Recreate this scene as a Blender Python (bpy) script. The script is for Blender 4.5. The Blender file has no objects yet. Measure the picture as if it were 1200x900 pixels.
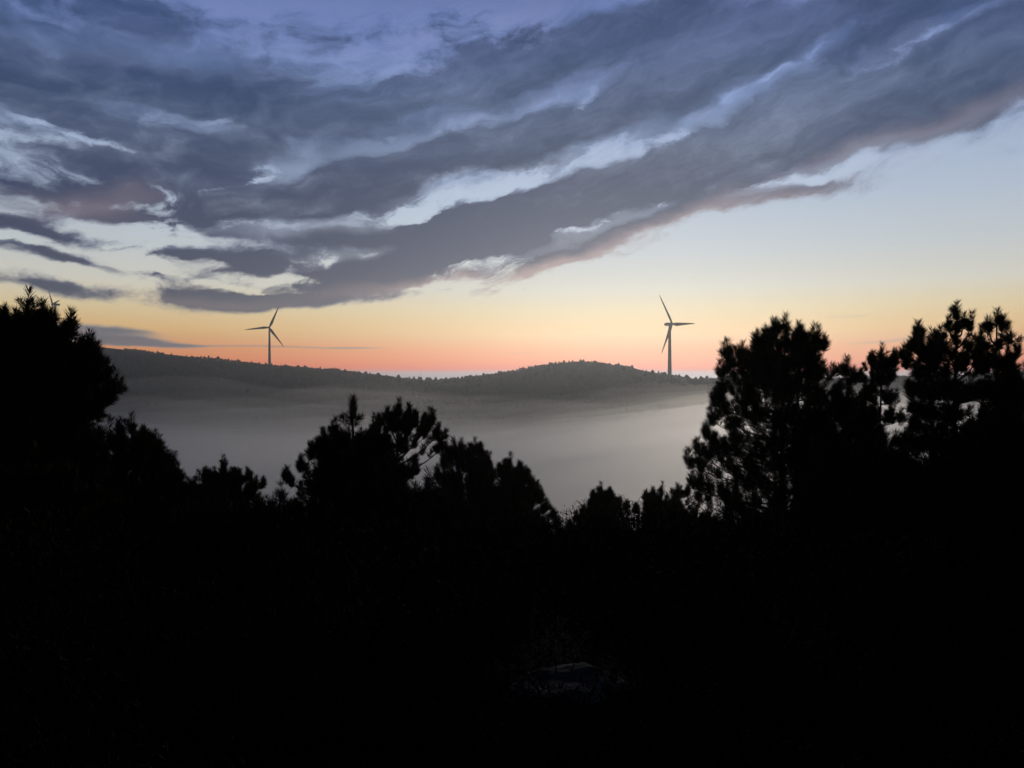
import bpy, math, random
import numpy as np
from mathutils import Vector, Matrix

C = bpy.context
scene = C.scene
col = scene.collection
R = math.radians
PITCH = R(0.64)          # the camera looks this much below the level horizon
CAMZ = 1.62

# ------------------------------------------------------------------ helpers
def tag(o, label=None, cat=None, group=None, kind=None):
    if label: o['label'] = label
    if cat: o['category'] = cat
    if group: o['group'] = group
    if kind: o['kind'] = kind
    return o

def empty(name, loc, rz=0.0):
    o = bpy.data.objects.new(name, None)
    o.empty_display_size = 0.3
    o.location = loc
    o.rotation_euler = (0, 0, rz)
    col.objects.link(o)
    return o

def mesh_obj(name, me, mat, parent=None):
    o = bpy.data.objects.new(name, me)
    if mat is not None:
        me.materials.append(mat)
    col.objects.link(o)
    if parent is not None:
        o.parent = parent
    return o

class MB:
    """collects faces of any size and turns them into one mesh"""
    def __init__(self):
        self.v = []; self.f = []; self.n = 0
    def add(self, verts, faces):
        verts = np.asarray(verts, dtype=np.float64).reshape(-1, 3)
        self.v.append(verts)
        for f in faces:
            self.f.append([i + self.n for i in f])
        self.n += len(verts)
    def tube(self, pts, rads, seg=6, cap=True):
        pts = np.asarray(pts, float)
        k = len(pts)
        t = np.gradient(pts, axis=0)
        t /= np.maximum(np.linalg.norm(t, axis=1, keepdims=True), 1e-9)
        ref = np.array([0, 0, 1.0]) if abs(t[0, 2]) < 0.9 else np.array([1.0, 0, 0])
        a = np.cross(t, ref); a /= np.maximum(np.linalg.norm(a, axis=1, keepdims=True), 1e-9)
        b = np.cross(t, a)
        th = np.arange(seg) * 2 * math.pi / seg
        rads = np.asarray(rads, float).reshape(-1, 1, 1)
        ring = pts[:, None, :] + rads * (np.cos(th)[None, :, None] * a[:, None, :] + np.sin(th)[None, :, None] * b[:, None, :])
        v = ring.reshape(-1, 3)
        f = []
        for i in range(k - 1):
            for j in range(seg):
                j2 = (j + 1) % seg
                f.append([i * seg + j, i * seg + j2, (i + 1) * seg + j2, (i + 1) * seg + j])
        if cap:
            f.append(list(range(seg))[::-1])
            f.append([(k - 1) * seg + j for j in range(seg)])
        self.add(v, f)
    def mesh(self, name, smooth=False):
        me = bpy.data.meshes.new(name)
        v = np.concatenate(self.v) if self.v else np.zeros((0, 3))
        me.from_pydata(v.tolist(), [], self.f)
        if smooth:
            me.polygons.foreach_set('use_smooth', [True] * len(me.polygons))
        me.update()
        return me

def tri_mesh(name, verts, smooth=False):
    """verts (n,3,3): n loose triangles, fast"""
    verts = np.asarray(verts, dtype=np.float32)
    n = len(verts)
    me = bpy.data.meshes.new(name)
    me.vertices.add(n * 3)
    me.vertices.foreach_set('co', verts.reshape(-1))
    me.loops.add(n * 3)
    me.loops.foreach_set('vertex_index', np.arange(n * 3, dtype=np.int32))
    me.polygons.add(n)
    me.polygons.foreach_set('loop_start', np.arange(0, n * 3, 3, dtype=np.int32))
    me.update(calc_edges=True)
    return me

def grid_mesh(name, X, Y, Z, smooth=True):
    """X, Y, Z (m,n) arrays"""
    m, n = X.shape
    v = np.stack([X, Y, Z], -1).reshape(-1, 3)
    i = np.arange(m * n).reshape(m, n)
    q = np.stack([i[:-1, :-1], i[:-1, 1:], i[1:, 1:], i[1:, :-1]], -1).reshape(-1, 4)
    me = bpy.data.meshes.new(name)
    me.vertices.add(len(v)); me.vertices.foreach_set('co', v.astype(np.float32).reshape(-1))
    me.loops.add(q.size); me.loops.foreach_set('vertex_index', q.astype(np.int32).reshape(-1))
    me.polygons.add(len(q)); me.polygons.foreach_set('loop_start', np.arange(0, q.size, 4, dtype=np.int32))
    me.polygons.foreach_set('use_smooth', np.full(len(q), smooth))
    me.update(calc_edges=True)
    return me

# direction of a point of the view, as azimuth (right of +Y) and elevation, radians
def azel(px, py):
    vx, vy, vz = (px - 600) / 900.0, 1.0, (450 - py) / 900.0
    c, s = math.cos(-PITCH), math.sin(-PITCH)
    vy, vz = vy * c - vz * s, vy * s + vz * c
    return math.atan2(vx, vy), math.atan2(vz, math.hypot(vx, vy))

def srgb(r, g, b):
    def f(c):
        c /= 255.0
        return c / 12.92 if c <= 0.04045 else ((c + 0.055) / 1.055) ** 2.4
    return (f(r), f(g), f(b))

# smooth value noise for terrain and the like
_rs = np.random.RandomState(7)
_lat = _rs.rand(256, 256)
def vnoise(x, y):
    x = np.asarray(x, float); y = np.asarray(y, float)
    xi = np.floor(x).astype(int); yi = np.floor(y).astype(int)
    fx = x - xi; fy = y - yi
    fx = fx * fx * (3 - 2 * fx); fy = fy * fy * (3 - 2 * fy)
    g = lambda a, b: _lat[a % 256, b % 256]
    return ((g(xi, yi) * (1 - fx) + g(xi + 1, yi) * fx) * (1 - fy)
            + (g(xi, yi + 1) * (1 - fx) + g(xi + 1, yi + 1) * fx) * fy) * 2 - 1
def fbm(x, y, o=4):
    s = 0; a = 1.0
    for k in range(o):
        s = s + a * vnoise(x * 2 ** k + 13.7 * k, y * 2 ** k + 7.1 * k); a *= 0.5
    return s
# ------------------------------------------------------------------ sky
world = bpy.data.worlds.new("World")
scene.world = world
world.use_nodes = True
wt = world.node_tree
wt.nodes.clear()

class S:
    """a node socket with arithmetic"""
    def __init__(self, t, sock): self.t = t; self.s = sock
    def _m(self, op, *o, clamp=False):
        n = self.t.nodes.new('ShaderNodeMath'); n.operation = op; n.use_clamp = clamp
        for i, x in enumerate((self,) + o):
            if isinstance(x, S): self.t.links.new(x.s, n.inputs[i])
            else: n.inputs[i].default_value = float(x)
        return S(self.t, n.outputs[0])
    def __add__(self, o): return self._m('ADD', o)
    __radd__ = __add__
    def __sub__(self, o): return self._m('SUBTRACT', o)
    def __rsub__(self, o): return (self * -1.0) + o
    def __mul__(self, o): return self._m('MULTIPLY', o)
    __rmul__ = __mul__
    def __truediv__(self, o): return self._m('DIVIDE', o)
    def max(self, o): return self._m('MAXIMUM', o)
    def min(self, o): return self._m('MINIMUM', o)
    def clamp(self): return self._m('ADD', 0.0, clamp=True)
    def pow(self, p): return self._m('POWER', p)
    def step(self, a, b, lo=0.0, hi=1.0):
        n = self.t.nodes.new('ShaderNodeMapRange'); n.interpolation_type = 'SMOOTHSTEP'
        self.t.links.new(self.s, n.inputs['Value'])
        n.inputs['From Min'].default_value = a; n.inputs['From Max'].default_value = b
        n.inputs['To Min'].default_value = lo; n.inputs['To Max'].default_value = hi
        return S(self.t, n.outputs['Result'])

def xyz(t, x, y, z=0.0):
    n = t.nodes.new('ShaderNodeCombineXYZ')
    for i, v in enumerate((x, y, z)):
        if isinstance(v, S): t.links.new(v.s, n.inputs[i])
        else: n.inputs[i].default_value = v
    return S(t, n.outputs[0])

def noise(t, vec, scale, detail=4, rough=0.55, distort=0.0, off=(0, 0, 0), stretch=(1, 1, 1), rot=0.0, color=False):
    mp = t.nodes.new('ShaderNodeMapping')
    mp.inputs['Location'].default_value = off
    mp.inputs['Rotation'].default_value = (0, 0, rot)
    mp.inputs['Scale'].default_value = stretch
    t.links.new(vec.s, mp.inputs['Vector'])
    n = t.nodes.new('ShaderNodeTexNoise'); n.noise_dimensions = '2D'
    n.inputs['Scale'].default_value = scale
    n.inputs['Detail'].default_value = detail
    n.inputs['Roughness'].default_value = rough
    n.inputs['Distortion'].default_value = distort
    t.links.new(mp.outputs[0], n.inputs['Vector'])
    return S(t, n.outputs['Color' if color else 'Fac'])

def vop(t, op, a, b=None, scale=None):
    n = t.nodes.new('ShaderNodeVectorMath'); n.operation = op
    for i, x in enumerate((a, b)):
        if x is None: continue
        if isinstance(x, S): t.links.new(x.s, n.inputs[i])
        else: n.inputs[i].default_value = x
    if scale is not None:
        if isinstance(scale, S): t.links.new(scale.s, n.inputs['Scale'])
        else: n.inputs['Scale'].default_value = scale
    return S(t, n.outputs['Value' if op in ('LENGTH', 'DOT_PRODUCT') else 'Vector'])

def ramp(t, fac, stops, interp='LINEAR'):
    n = t.nodes.new('ShaderNodeValToRGB')
    n.color_ramp.interpolation = interp
    el = n.color_ramp.elements
    stops = sorted(stops)
    el[0].position, el[1].position = stops[0][0], stops[-1][0]
    el[0].color = (*stops[0][1], 1); el[1].color = (*stops[-1][1], 1)
    for p, c in stops[1:-1]:
        e = el.new(p); e.color = (*c, 1)
    t.links.new(fac.s, n.inputs[0])
    return S(t, n.outputs[0])

def mix(t, fac, a, b, mode='MIX'):
    n = t.nodes.new('ShaderNodeMix'); n.data_type = 'RGBA'; n.blend_type = mode
    n.clamp_factor = True
    for k, v in ((0, fac), (6, a), (7, b)):
        if isinstance(v, S): t.links.new(v.s, n.inputs[k])
        elif k == 0: n.inputs[0].default_value = v
        else: n.inputs[k].default_value = (*v, 1)
    return S(t, n.outputs[2])

tc = wt.nodes.new('ShaderNodeTexCoord')
D = vop(wt, 'NORMALIZE', S(wt, tc.outputs['Generated']))
sp = wt.nodes.new('ShaderNodeSeparateXYZ'); wt.links.new(D.s, sp.inputs[0])
dx, dy, dz = (S(wt, sp.outputs[i]) for i in range(3))
AZ = dx._m('ARCTAN2', dy)
EL = dz._m('ARCSINE')
A = AZ * 9.0                       # sky coordinates: one unit is about 6.4 degrees
E = EL * 9.0
P0 = xyz(wt, A, E)

# the streets of cloud run level at the left and climb to the right
tA = (A + 4.2).max(0.0).min(4.2)
BEND = tA * tA * 0.033 + A.max(0.0) * 0.278
def ae(px, py):
    a, e = azel(px, py); return a * 9.0, e * 9.0

# domain warp: large lazy folds and small torn edges
w1 = vop(wt, 'SUBTRACT', noise(wt, P0, 0.9, 2, 0.5, off=(3.1, 1.7, 0), stretch=(1, 1.7, 1), color=True), (0.5, 0.5, 0.5))
w2 = vop(wt, 'SUBTRACT', noise(wt, P0, 3.4, 4, 0.60, off=(9.3, 4.2, 0), stretch=(0.8, 1.6, 1), color=True), (0.5, 0.5, 0.5))
w1 = vop(wt, 'MULTIPLY', w1, (1.0, 0.30, 0.0))
w2 = vop(wt, 'MULTIPLY', w2, (0.26, 0.12, 0.0))
PW = vop(wt, 'ADD', P0, vop(wt, 'SCALE', vop(wt, 'ADD', w1, w2), scale=E.step(0.1, 1.5, 0.12, 1.0)))

# cloud bodies (+) and gaps (-): centre, half length, half width (px of the view), slope in degrees, weight
BLOBS = [
 # upper deck: soft and uneven
 (40, 30, 230, 60, -4, 0.75), (210, 60, 150, 34, 0, 0.40), (150, 98, 170, 20, -8, 0.55), (20, 120, 130, 30, 0, 0.6), (80, 146, 130, 14, -4, 0.35), (300, 24, 200, 20, 0, 0.42), (345, 105, 130, 24, 6, 0.42),
 (545, 20, 30, 26, 70, 0.40), (620, 75, 160, 30, 10, 0.75), (720, 60, 130, 40, 20, 0.50), (860, 22, 330, 46, 3, 0.72), (1060, 20, 200, 40, 6, 0.45),
 (700, 140, 170, 26, 8, 0.55), (470, 120, 170, 26, 14, 0.62), (830, 100, 120, 36, 20, 0.5), (200, 130, 200, 40, 0, 0.18), (950, 80, 200, 40, 12, 0.3),
 # upper-left dark strips
 (90, 182, 190, 11, -3, 0.62), (205, 192, 75, 28, -8, 0.72), (250, 175, 60, 14, -12, 0.3), (50, 220, 130, 26, 4, 0.85), (130, 215, 70, 14, 4, 0.4),
 # middle mass
 (420, 152, 170, 22, 14, 0.55), (345, 175, 110, 22, 4, 0.5), (410, 208, 150, 27, 14, 0.95), (330, 232, 95, 22, 8, 0.75), (575, 172, 150, 20, 12, 0.85), (690, 140, 90, 16, 16, 0.5),
 (285, 246, 55, 12, 4, 0.55), (440, 246, 110, 22, 4, 0.75),
 # the long streak that climbs to the right
 (440, 284, 140, 20, 10, 0.70), (590, 258, 150, 28, 16, 0.95), (560, 288, 130, 18, 12, 0.6), (770, 200, 190, 31, 17, 1.0), (760, 232, 120, 14, 14, 0.35), (980, 136, 190, 36, 16, 1.0), (1060, 122, 200, 30, 15, 0.5), (1180, 86, 150, 42, 14, 1.0),
 (1000, 160, 120, 20, 14, 0.5), (890, 180, 90, 20, 12, 0.35),
 # lower streak with the pointed tip
 (645, 304, 62, 11, 26, 0.80), (735, 262, 90, 11, 20, 0.80), (880, 233, 105, 10, 7, 1.0), (965, 216, 28, 6, 6, 0.4), (745, 276, 100, 12, 20, 0.40), (885, 247, 90, 10, 8, 0.30), (640, 320, 62, 10, 24, 0.40), (570, 322, 45, 6, 10, 0.35),
 # lower left shreds
 (262, 272, 48, 8, 2, 0.62), (258, 296, 70, 8, 2, 0.65), (310, 312, 100, 8, -3, 0.65), (238, 351, 80, 11, 0, 0.90), (300, 350, 62, 9, 0, 0.65), (268, 332, 70, 9, 2, 0.5),
 (395, 348, 52, 8, 3, 0.9), (520, 312, 100, 14, 12, 0.55), (450, 330, 80, 10, 8, 0.4), (420, 316, 80, 10, 10, 0.75), (410, 332, 70, 7, 4, 0.45), (190, 328, 20, 4, -10, 0.60), (500, 345, 60, 4, 6, 0.30), (480, 300, 60, 10, 6, 0.5), (365, 276, 50, 7, 4, 0.5), (240, 320, 60, 7, 0, 0.45),
 # left edge
 (150, 250, 48, 6, 2, 0.85), (45, 272, 75, 9, -12, 0.75), (60, 300, 72, 5.5, -10, 0.85), (95, 311, 40, 5, -16, 0.5), (64, 337, 44, 7.5, -5, 0.95),
 (10, 262, 45, 14, 0, 0.35), (105, 300, 30, 4, -8, 0.3),
 # low banks over the ridge
 (115, 384, 45, 4, -4, 0.85), (150, 399, 60, 4, -4, 0.95), (95, 396, 70, 8, 0, 0.55), (240, 405, 130, 1.5, -1, 0.40), (420, 408, 40, 1.4, -1, 0.50), (340, 406, 90, 1.2, 0, 0.3),
 (1050, 397, 50, 2.2, 5, 0.50), (985, 371, 40, 3, 2, 0.36), (610, 414, 30, 1.5, 0, 0.42), (690, 418, 40, 1.4, 0, 0.40), (860, 402, 60, 1.6, 1, 0.34), (740, 395, 80, 2.0, -1, 0.30), (540, 398, 90, 2.0, 1, 0.30),
 # gaps
 (470, 50, 120, 16, 3, -0.22), (590, 30, 50, 22, 0, -0.50), (450, 82, 60, 8, 10, -0.20), (120, 140, 110, 8, -4, -0.18), (105, 166, 55, 4, -12, -0.55), (20, 168, 40, 4, 4, -0.45), (200, 140, 40, 8, 0, -0.25), (285, 138, 40, 5, 4, -0.35),
 (292, 208, 32, 6, 34, -1.1), (420, 168, 38, 4.5, 14, -0.60), (500, 158, 50, 5, 10, -0.30), (40, 200, 60, 5, 2, -0.3),
 (490, 250, 42, 7, 6, -0.9), (540, 234, 62, 11, 14, -1.2), (645, 194, 58, 9, 17, -1.35), (700, 172, 26, 8, 40, -0.7), (595, 212, 60, 9, 16, -0.8), (430, 246, 26, 5, 6, -0.6), (775, 162, 40, 5, 14, -0.8), (810, 148, 16, 5, 50, -0.5),
 (686, 120, 20, 6, 45, -0.8), (640, 48, 45, 12, 0, -0.5), (875, 104, 36, 5, 30, -0.75), (930, 72, 60, 5, 18, -0.45), (1090, 44, 70, 4, 14, -0.55), (1000, 62, 50, 4, 10, -0.25),
 (770, 236, 36, 8, 16, -1.05), (720, 254, 50, 4, 14, -0.9), (656, 279, 36, 8, 26, -0.95), (612, 308, 20, 5, 30, -0.7), (832, 220, 18, 5, 0, -0.6), (940, 207, 46, 5, 6, -1.1), (1006, 192, 20, 8, 30, -0.8), (900, 212, 30, 4, 4, -0.4), (560, 310, 40, 4, 12, -0.7), (500, 322, 50, 5, 6, -0.5),
 (350, 274, 30, 5, 0, -0.7), (395, 300, 62, 6, 8, -1.0), (340, 305, 50, 5, 4, -0.6), (325, 326, 45, 5, 2, -0.7), (315, 341, 40, 4, 0, -0.6), (270, 334, 30, 3, -8, -0.8), (290, 260, 24, 6, 0, -0.6), (230, 308, 30, 3, 0, -0.3),
 (180, 228, 60, 14, 0, -0.7), (188, 288, 36, 24, 75, -0.85), (215, 265, 40, 10, 10, -0.5), (20, 288, 50, 3.5, -8, -0.5), (50, 285, 60, 3, -10, -0.3),
]
# warm light on soft undersides: same five numbers and a weight
WARM = [
 (1140, 132, 160, 11, 14, 0.6), (1000, 174, 80, 8, 14, 0.3), (900, 244, 100, 11, 9, 1.0), (745, 282, 110, 13, 20, 1.0), (640, 322, 80, 11, 22, 1.0),
 (560, 332, 50, 9, 12, 0.7), (110, 228, 55, 11, 12, 0.5), (60, 242, 80, 10, 0, 0.3), (450, 338, 90, 7, 4, 0.35), (250, 355, 90, 5, 0, 0.25), (520, 330, 60, 8, 8, 0.6),
]
# brighter, thinner cloud (+) and heavy cores (-) inside the deck
TONE = [
 (900, 96, 110, 9, 25, 0.6), (1085, 46, 110, 8, 14, 0.6), (800, 152, 50, 10, 20, 0.6), (700, 172, 70, 12, 18, 0.7), (560, 214, 110, 13, 15, 0.6), (325, 198, 60, 13, 28, 0.8), (240, 142, 110, 11, -6, 0.45),
 (110, 152, 120, 10, -4, 0.2), (470, 112, 70, 11, 14, 0.5), (480, 166, 110, 8, 13, 0.7), (660, 112, 60, 18, 28, 0.6), (350, 264, 80, 9, 4, 0.8), (300, 62, 160, 16, 4, 0.5), (720, 256, 90, 9, 18, 0.7), (160, 58, 110, 14, 6, 0.25),
 (400, 302, 80, 8, 8, 0.7), (620, 212, 90, 10, 17, 0.5), (960, 205, 80, 8, 8, 0.6), (1040, 165, 110, 12, 14, 0.35), (740, 80, 70, 16, 20, 0.35), (560, 130, 70, 10, 12, 0.35),
 (450, 212, 170, 18, 14, -0.6), (600, 262, 170, 22, 16, -0.8), (800, 192, 170, 22, 17, -0.85), (1000, 122, 170, 24, 15, -0.85), (1160, 82, 120, 22, 13, -0.7), (205, 194, 80, 18, -8, -0.7), (90, 182, 150, 8, -3, -0.6),
 (590, 160, 140, 13, 13, -0.7), (600, 84, 130, 17, 10, -0.6), (130, 100, 160, 12, -6, -0.6), (880, 30, 250, 22, 3, -0.5), (250, 350, 80, 9, 0, -0.5), (740, 268, 90, 8, 19, -0.5), (890, 236, 90, 7, 8, -0.6), (40, 222, 120, 14, 4, -0.4),
 (760, 115, 90, 14, 20, -0.5), (390, 140, 110, 11, 14, -0.5), (290, 310, 100, 7, -2, -0.4), (420, 325, 90, 8, 8, -0.4),
]
def blob_sum(t, Pw, blobs):
    tot = None
    byrot = {}
    for b in blobs: byrot.setdefault(5 * round(b[4] / 5.0), []).append(b)
    for rot, bl in byrot.items():
        c, s_ = math.cos(R(rot)), math.sin(R(rot))
        q = xyz(t, vop(t, 'DOT_PRODUCT', Pw, (c, s_, 0)), vop(t, 'DOT_PRODUCT', Pw, (-s_, c, 0)))
        for (px, py, hl, hw, _r, w) in bl:
            a, e = ae(px, py)
            qa, qe = a * c + e * s_, -a * s_ + e * c
            n = t.nodes.new('ShaderNodeVectorMath'); n.operation = 'MULTIPLY_ADD'
            t.links.new(q.s, n.inputs[0])
            sx, sy = 62.0 / hl, 62.0 / hw
            n.inputs[1].default_value = (sx, sy, 0); n.inputs[2].default_value = (-qa * sx, -qe * sy, 0)
            g = vop(t, 'LENGTH', S(t, n.outputs[0])).step(0.0, 1.25, w, 0.0)
            tot = g if tot is None else tot + g
    return tot
def touching(blobs, a0, a1, e0, e1):
    out = []
    for b in blobs:
        a, e = ae(b[0], b[1])
        r = R(5 * round(b[4] / 5.0)); hx, hy = 1.25 * b[2] / 62, 1.25 * b[3] / 62
        ex = math.hypot(hx * math.cos(r), hy * math.sin(r)) + 0.62
        ey = math.hypot(hx * math.sin(r), hy * math.cos(r)) + 0.24
        if a + ex > a0 and a - ex < a1 and e + ey > e0 and e - ey < e1: out.append(b)
    return out
spw = wt.nodes.new('ShaderNodeSeparateXYZ'); wt.links.new(PW.s, spw.inputs[0])
Q = xyz(wt, S(wt, spw.outputs[0]), S(wt, spw.outputs[1]) - BEND)
n1 = noise(wt, Q, 1.0, 6, 0.58, off=(2.2, 8.8, 0), stretch=(0.47, 2.0, 1))
n2 = noise(wt, Q, 3.8, 6, 0.66, off=(5.2, 1.8, 0), stretch=(0.75, 1.5, 1))
nz = (n1 - 0.5) * 1.40 + (n2 - 0.5) * 0.85
low = E.step(0.35, 0.95, 0.12, 1.0)            # far low banks are smooth

def estops(rows):
    out = []
    for (py, c) in rows:
        a, e = azel(600, py)
        out.append(((e * 9.0 + 0.25) / 5.5, srgb(*c)))
    return out
EF = ((E + 0.25) / 5.5).clamp()
clear = ramp(wt, EF, estops([(462, (120, 112, 116)), (441, (156, 142, 147)), (437, (172, 146, 148)), (432, (236, 100, 42)), (424, (250, 126, 36)), (410, (253, 156, 62)),
    (391, (250, 198, 116)), (366, (236, 214, 164)), (340, (222, 219, 204)), (300, (202, 210, 214)), (240, (180, 196, 217)),
    (190, (170, 186, 214)), (140, (152, 170, 207)), (60, (126, 142, 196)), (0, (106, 124, 178))]))
cloudc = ramp(wt, EF, estops([(440, (95, 97, 106)), (405, (85, 88, 100)), (385, (70, 80, 97)), (345, (54, 63, 88)), (300, (49, 59, 89)), (220, (44, 59, 93)),
    (150, (38, 61, 98)), (60, (36, 63, 104)), (0, (36, 61, 102))]))
cloudl = ramp(wt, EF, estops([(440, (153, 142, 142)), (385, (151, 152, 159)), (345, (135, 141, 161)), (280, (122, 135, 165)), (200, (113, 137, 182)),
    (120, (100, 133, 189)), (0, (88, 121, 184))]))
warm = ramp(wt, EF, estops([(420, (190, 150, 130)), (340, (172, 146, 140)), (290, (152, 132, 138)), (200, (136, 128, 140)), (120, (116, 118, 140)), (0, (90, 106, 146))]))
# Nishita twilight is blended into the graded clear sky
ni = wt.nodes.new('ShaderNodeTexSky'); ni.sky_type = 'NISHITA'; ni.sun_disc = False
SUN_EL, SUN_AZ = R(0.5), R(9.0)
ni.sun_elevation = SUN_EL; ni.sun_rotation = SUN_AZ; ni.air_density = 1.4; ni.dust_density = 2.0; ni.ozone_density = 3.0
nis = vop(wt, 'SCALE', S(wt, ni.outputs[0]), scale=0.06)
az_gain = (AZ - 0.14)._m('ABSOLUTE').step(0.0, 0.62, 1.02, 0.80)
glow_w = E.step(0.0, 1.2, 1.0, 0.0)
clear = vop(wt, 'SCALE', clear, scale=(az_gain * glow_w + (1.0 - glow_w)) * E.step(0.0, 1.3, 1.30, 1.0))
clear = mix(wt, 0.06, clear, nis)
tn = noise(wt, Q, 1.35, 4, 0.55, off=(0.4, 6.1, 0), stretch=(0.52, 1.8, 1))
tn = (tn - 0.50) * 2.1 * E.step(0.8, 2.6, 0.55, 1.0)
# the twilight glow lies ahead; the deck overhead and the sky behind are far darker
fade = dy.step(0.05, 0.77, 0.02, 1.0) * E.step(4.3, 6.2, 1.0, 0.08) * E.step(-1.5, -0.2, 0.2, 1.0) * 10.0
blow = E.step(0.8, 1.6)
soft = E.step(1.2, 3.0, 0.0, 1.0)
wfade = E.step(0.0, 0.5, 0.9, 0.97)

SHARED = [('PW', PW, 'V'), ('clear', clear, 'C'), ('cloudc', cloudc, 'C'), ('cloudl', cloudl, 'C'), ('warm', warm, 'C'),
          ('nz', nz * low, 'F'), ('tn', tn, 'F'), ('fade', fade, 'F'), ('blow', blow, 'F'), ('soft', soft, 'F'), ('wfade', wfade, 'F')]
KIND = {'V': 'NodeSocketVector', 'C': 'NodeSocketColor', 'F': 'NodeSocketFloat'}
def sky_patch(pos, gap, warmb, toneb):
    """the sky with the cloud bodies that reach into one patch of it, as a node group"""
    t = bpy.data.node_groups.new('sky_patch', 'ShaderNodeTree')
    for nm, _s, k in SHARED: t.interface.new_socket(nm, in_out='INPUT', socket_type=KIND[k])
    t.interface.new_socket('out', in_out='OUTPUT', socket_type='NodeSocketShader')
    gi = t.nodes.new('NodeGroupInput')
    g = {nm: S(t, gi.outputs[nm]) for nm, _s, _k in SHARED}
    bgn = t.nodes.new('ShaderNodeBackground'); bgn.inputs['Strength'].default_value = 0.1
    Fp = blob_sum(t, g['PW'], pos) if pos else None
    Gp = blob_sum(t, g['PW'], gap) if gap else None
    base = g['clear']
    if Fp is not None:
        if Gp is not None: Gp = Gp * (g['nz'] * -2.0 + 0.66).max(0.0)
        F = Fp + Gp if Gp is not None else Fp
        core = F.step(0.7, 1.35, 1.0, 0.5)
        cov = F.min(1.15) * 0.70 + 0.10 + g['nz'] * F.step(-0.15, 0.35, 0.12, 1.0) * core + F.min(0.0) * 0.55
        alpha = ((cov - (0.22 - g['soft'] * 0.24)) / (g['soft'] * 0.66 + 0.54)).step(0.0, 1.0)
        thick = cov.step(0.25, 0.98)
        light = ((1.0 - thick) * 0.85 + g['tn'] * 0.75 * core)
        if toneb:
            tone = blob_sum(t, g['PW'], toneb)
            light = light + tone * 0.62 - 0.07
            alpha = alpha * (1.0 - tone.max(0.0).min(1.0) * 0.38)
        light = light.clamp()
        ccol = mix(t, light, g['cloudc'], g['cloudl'])
        if warmb:
            ccol = mix(t, (blob_sum(t, g['PW'], warmb) * 0.75).clamp(), ccol, g['warm'])
        if Gp is not None:
            lit = (Gp * -1.0).clamp() * g['blow'] * (g['tn'] * 0.6 + 0.7)
            base = vop(t, 'ADD', base, vop(t, 'SCALE', (0.05, 0.06, 0.075), scale=lit))
        base = mix(t, alpha * g['wfade'], base, ccol)
    t.links.new(vop(t, 'SCALE', base, scale=g['fade']).s, bgn.inputs['Color'])
    go = t.nodes.new('NodeGroupOutput'); t.links.new(bgn.outputs[0], go.inputs[0])
    gn = wt.nodes.new('ShaderNodeGroup'); gn.node_tree = t
    for nm, s_, _k in SHARED: wt.links.new(s_.s, gn.inputs[nm])
    return gn.outputs[0]

def switch(val, edge, below, above):
    n = wt.nodes.new('ShaderNodeMixShader')
    wt.links.new(val._m('GREATER_THAN', edge).s, n.inputs[0])
    wt.links.new(below, n.inputs[1]); wt.links.new(above, n.inputs[2])
    return n.outputs[0]
POS = [b for b in BLOBS if b[5] > 0]; GAP = [b for b in BLOBS if b[5] < 0]
def patch(a0, a1, e0, e1):
    return sky_patch(*(touching(l, a0, a1, e0, e1) for l in (POS, GAP, WARM, TONE)))
def build(a_edges, e_edges):
    """nested halves: only the patch a ray meets is worked out"""
    if len(a_edges) > 2 and len(a_edges) >= len(e_edges):
        m = len(a_edges) // 2
        return switch(A, a_edges[m], build(a_edges[:m + 1], e_edges), build(a_edges[m:], e_edges))
    if len(e_edges) > 2:
        m = len(e_edges) // 2
        return switch(E, e_edges[m], build(a_edges, e_edges[:m + 1]), build(a_edges, e_edges[m:]))
    return patch(a_edges[0], a_edges[1], e_edges[0], e_edges[1])
detailed = build([-6.2, -3.6, -1.8, 0.0, 1.8, 3.6, 6.2], [0.0, 0.72, 1.5, 2.3, 4.8])
# outside that part the deck simply goes on overhead and behind
def plain():
    bgn = wt.nodes.new('ShaderNodeBackground'); bgn.inputs['Strength'].default_value = 0.1
    k = E.step(0.8, 2.6, 0.0, 0.92)
    wt.links.new(vop(wt, 'SCALE', mix(wt, k, clear, mix(wt, tn.clamp(), cloudc, cloudl)), scale=fade).s, bgn.inputs['Color'])
    return bgn.outputs[0]
pl = plain()
out = switch(E, 4.8, detailed, pl)
out = switch(AZ._m('ABSOLUTE'), 6.2 / 9.0, out, pl)
under_bg = wt.nodes.new('ShaderNodeBackground'); under_bg.inputs['Strength'].default_value = 0.1
wt.links.new(vop(wt, 'SCALE', clear, scale=fade).s, under_bg.inputs['Color'])
out = switch(E, 0.0, under_bg.outputs[0], out)
wo = wt.nodes.new('ShaderNodeOutputWorld'); wt.links.new(out, wo.inputs['Surface'])
world.cycles.sampling_method = 'MANUAL'; world.cycles.sample_map_resolution = 512
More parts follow.
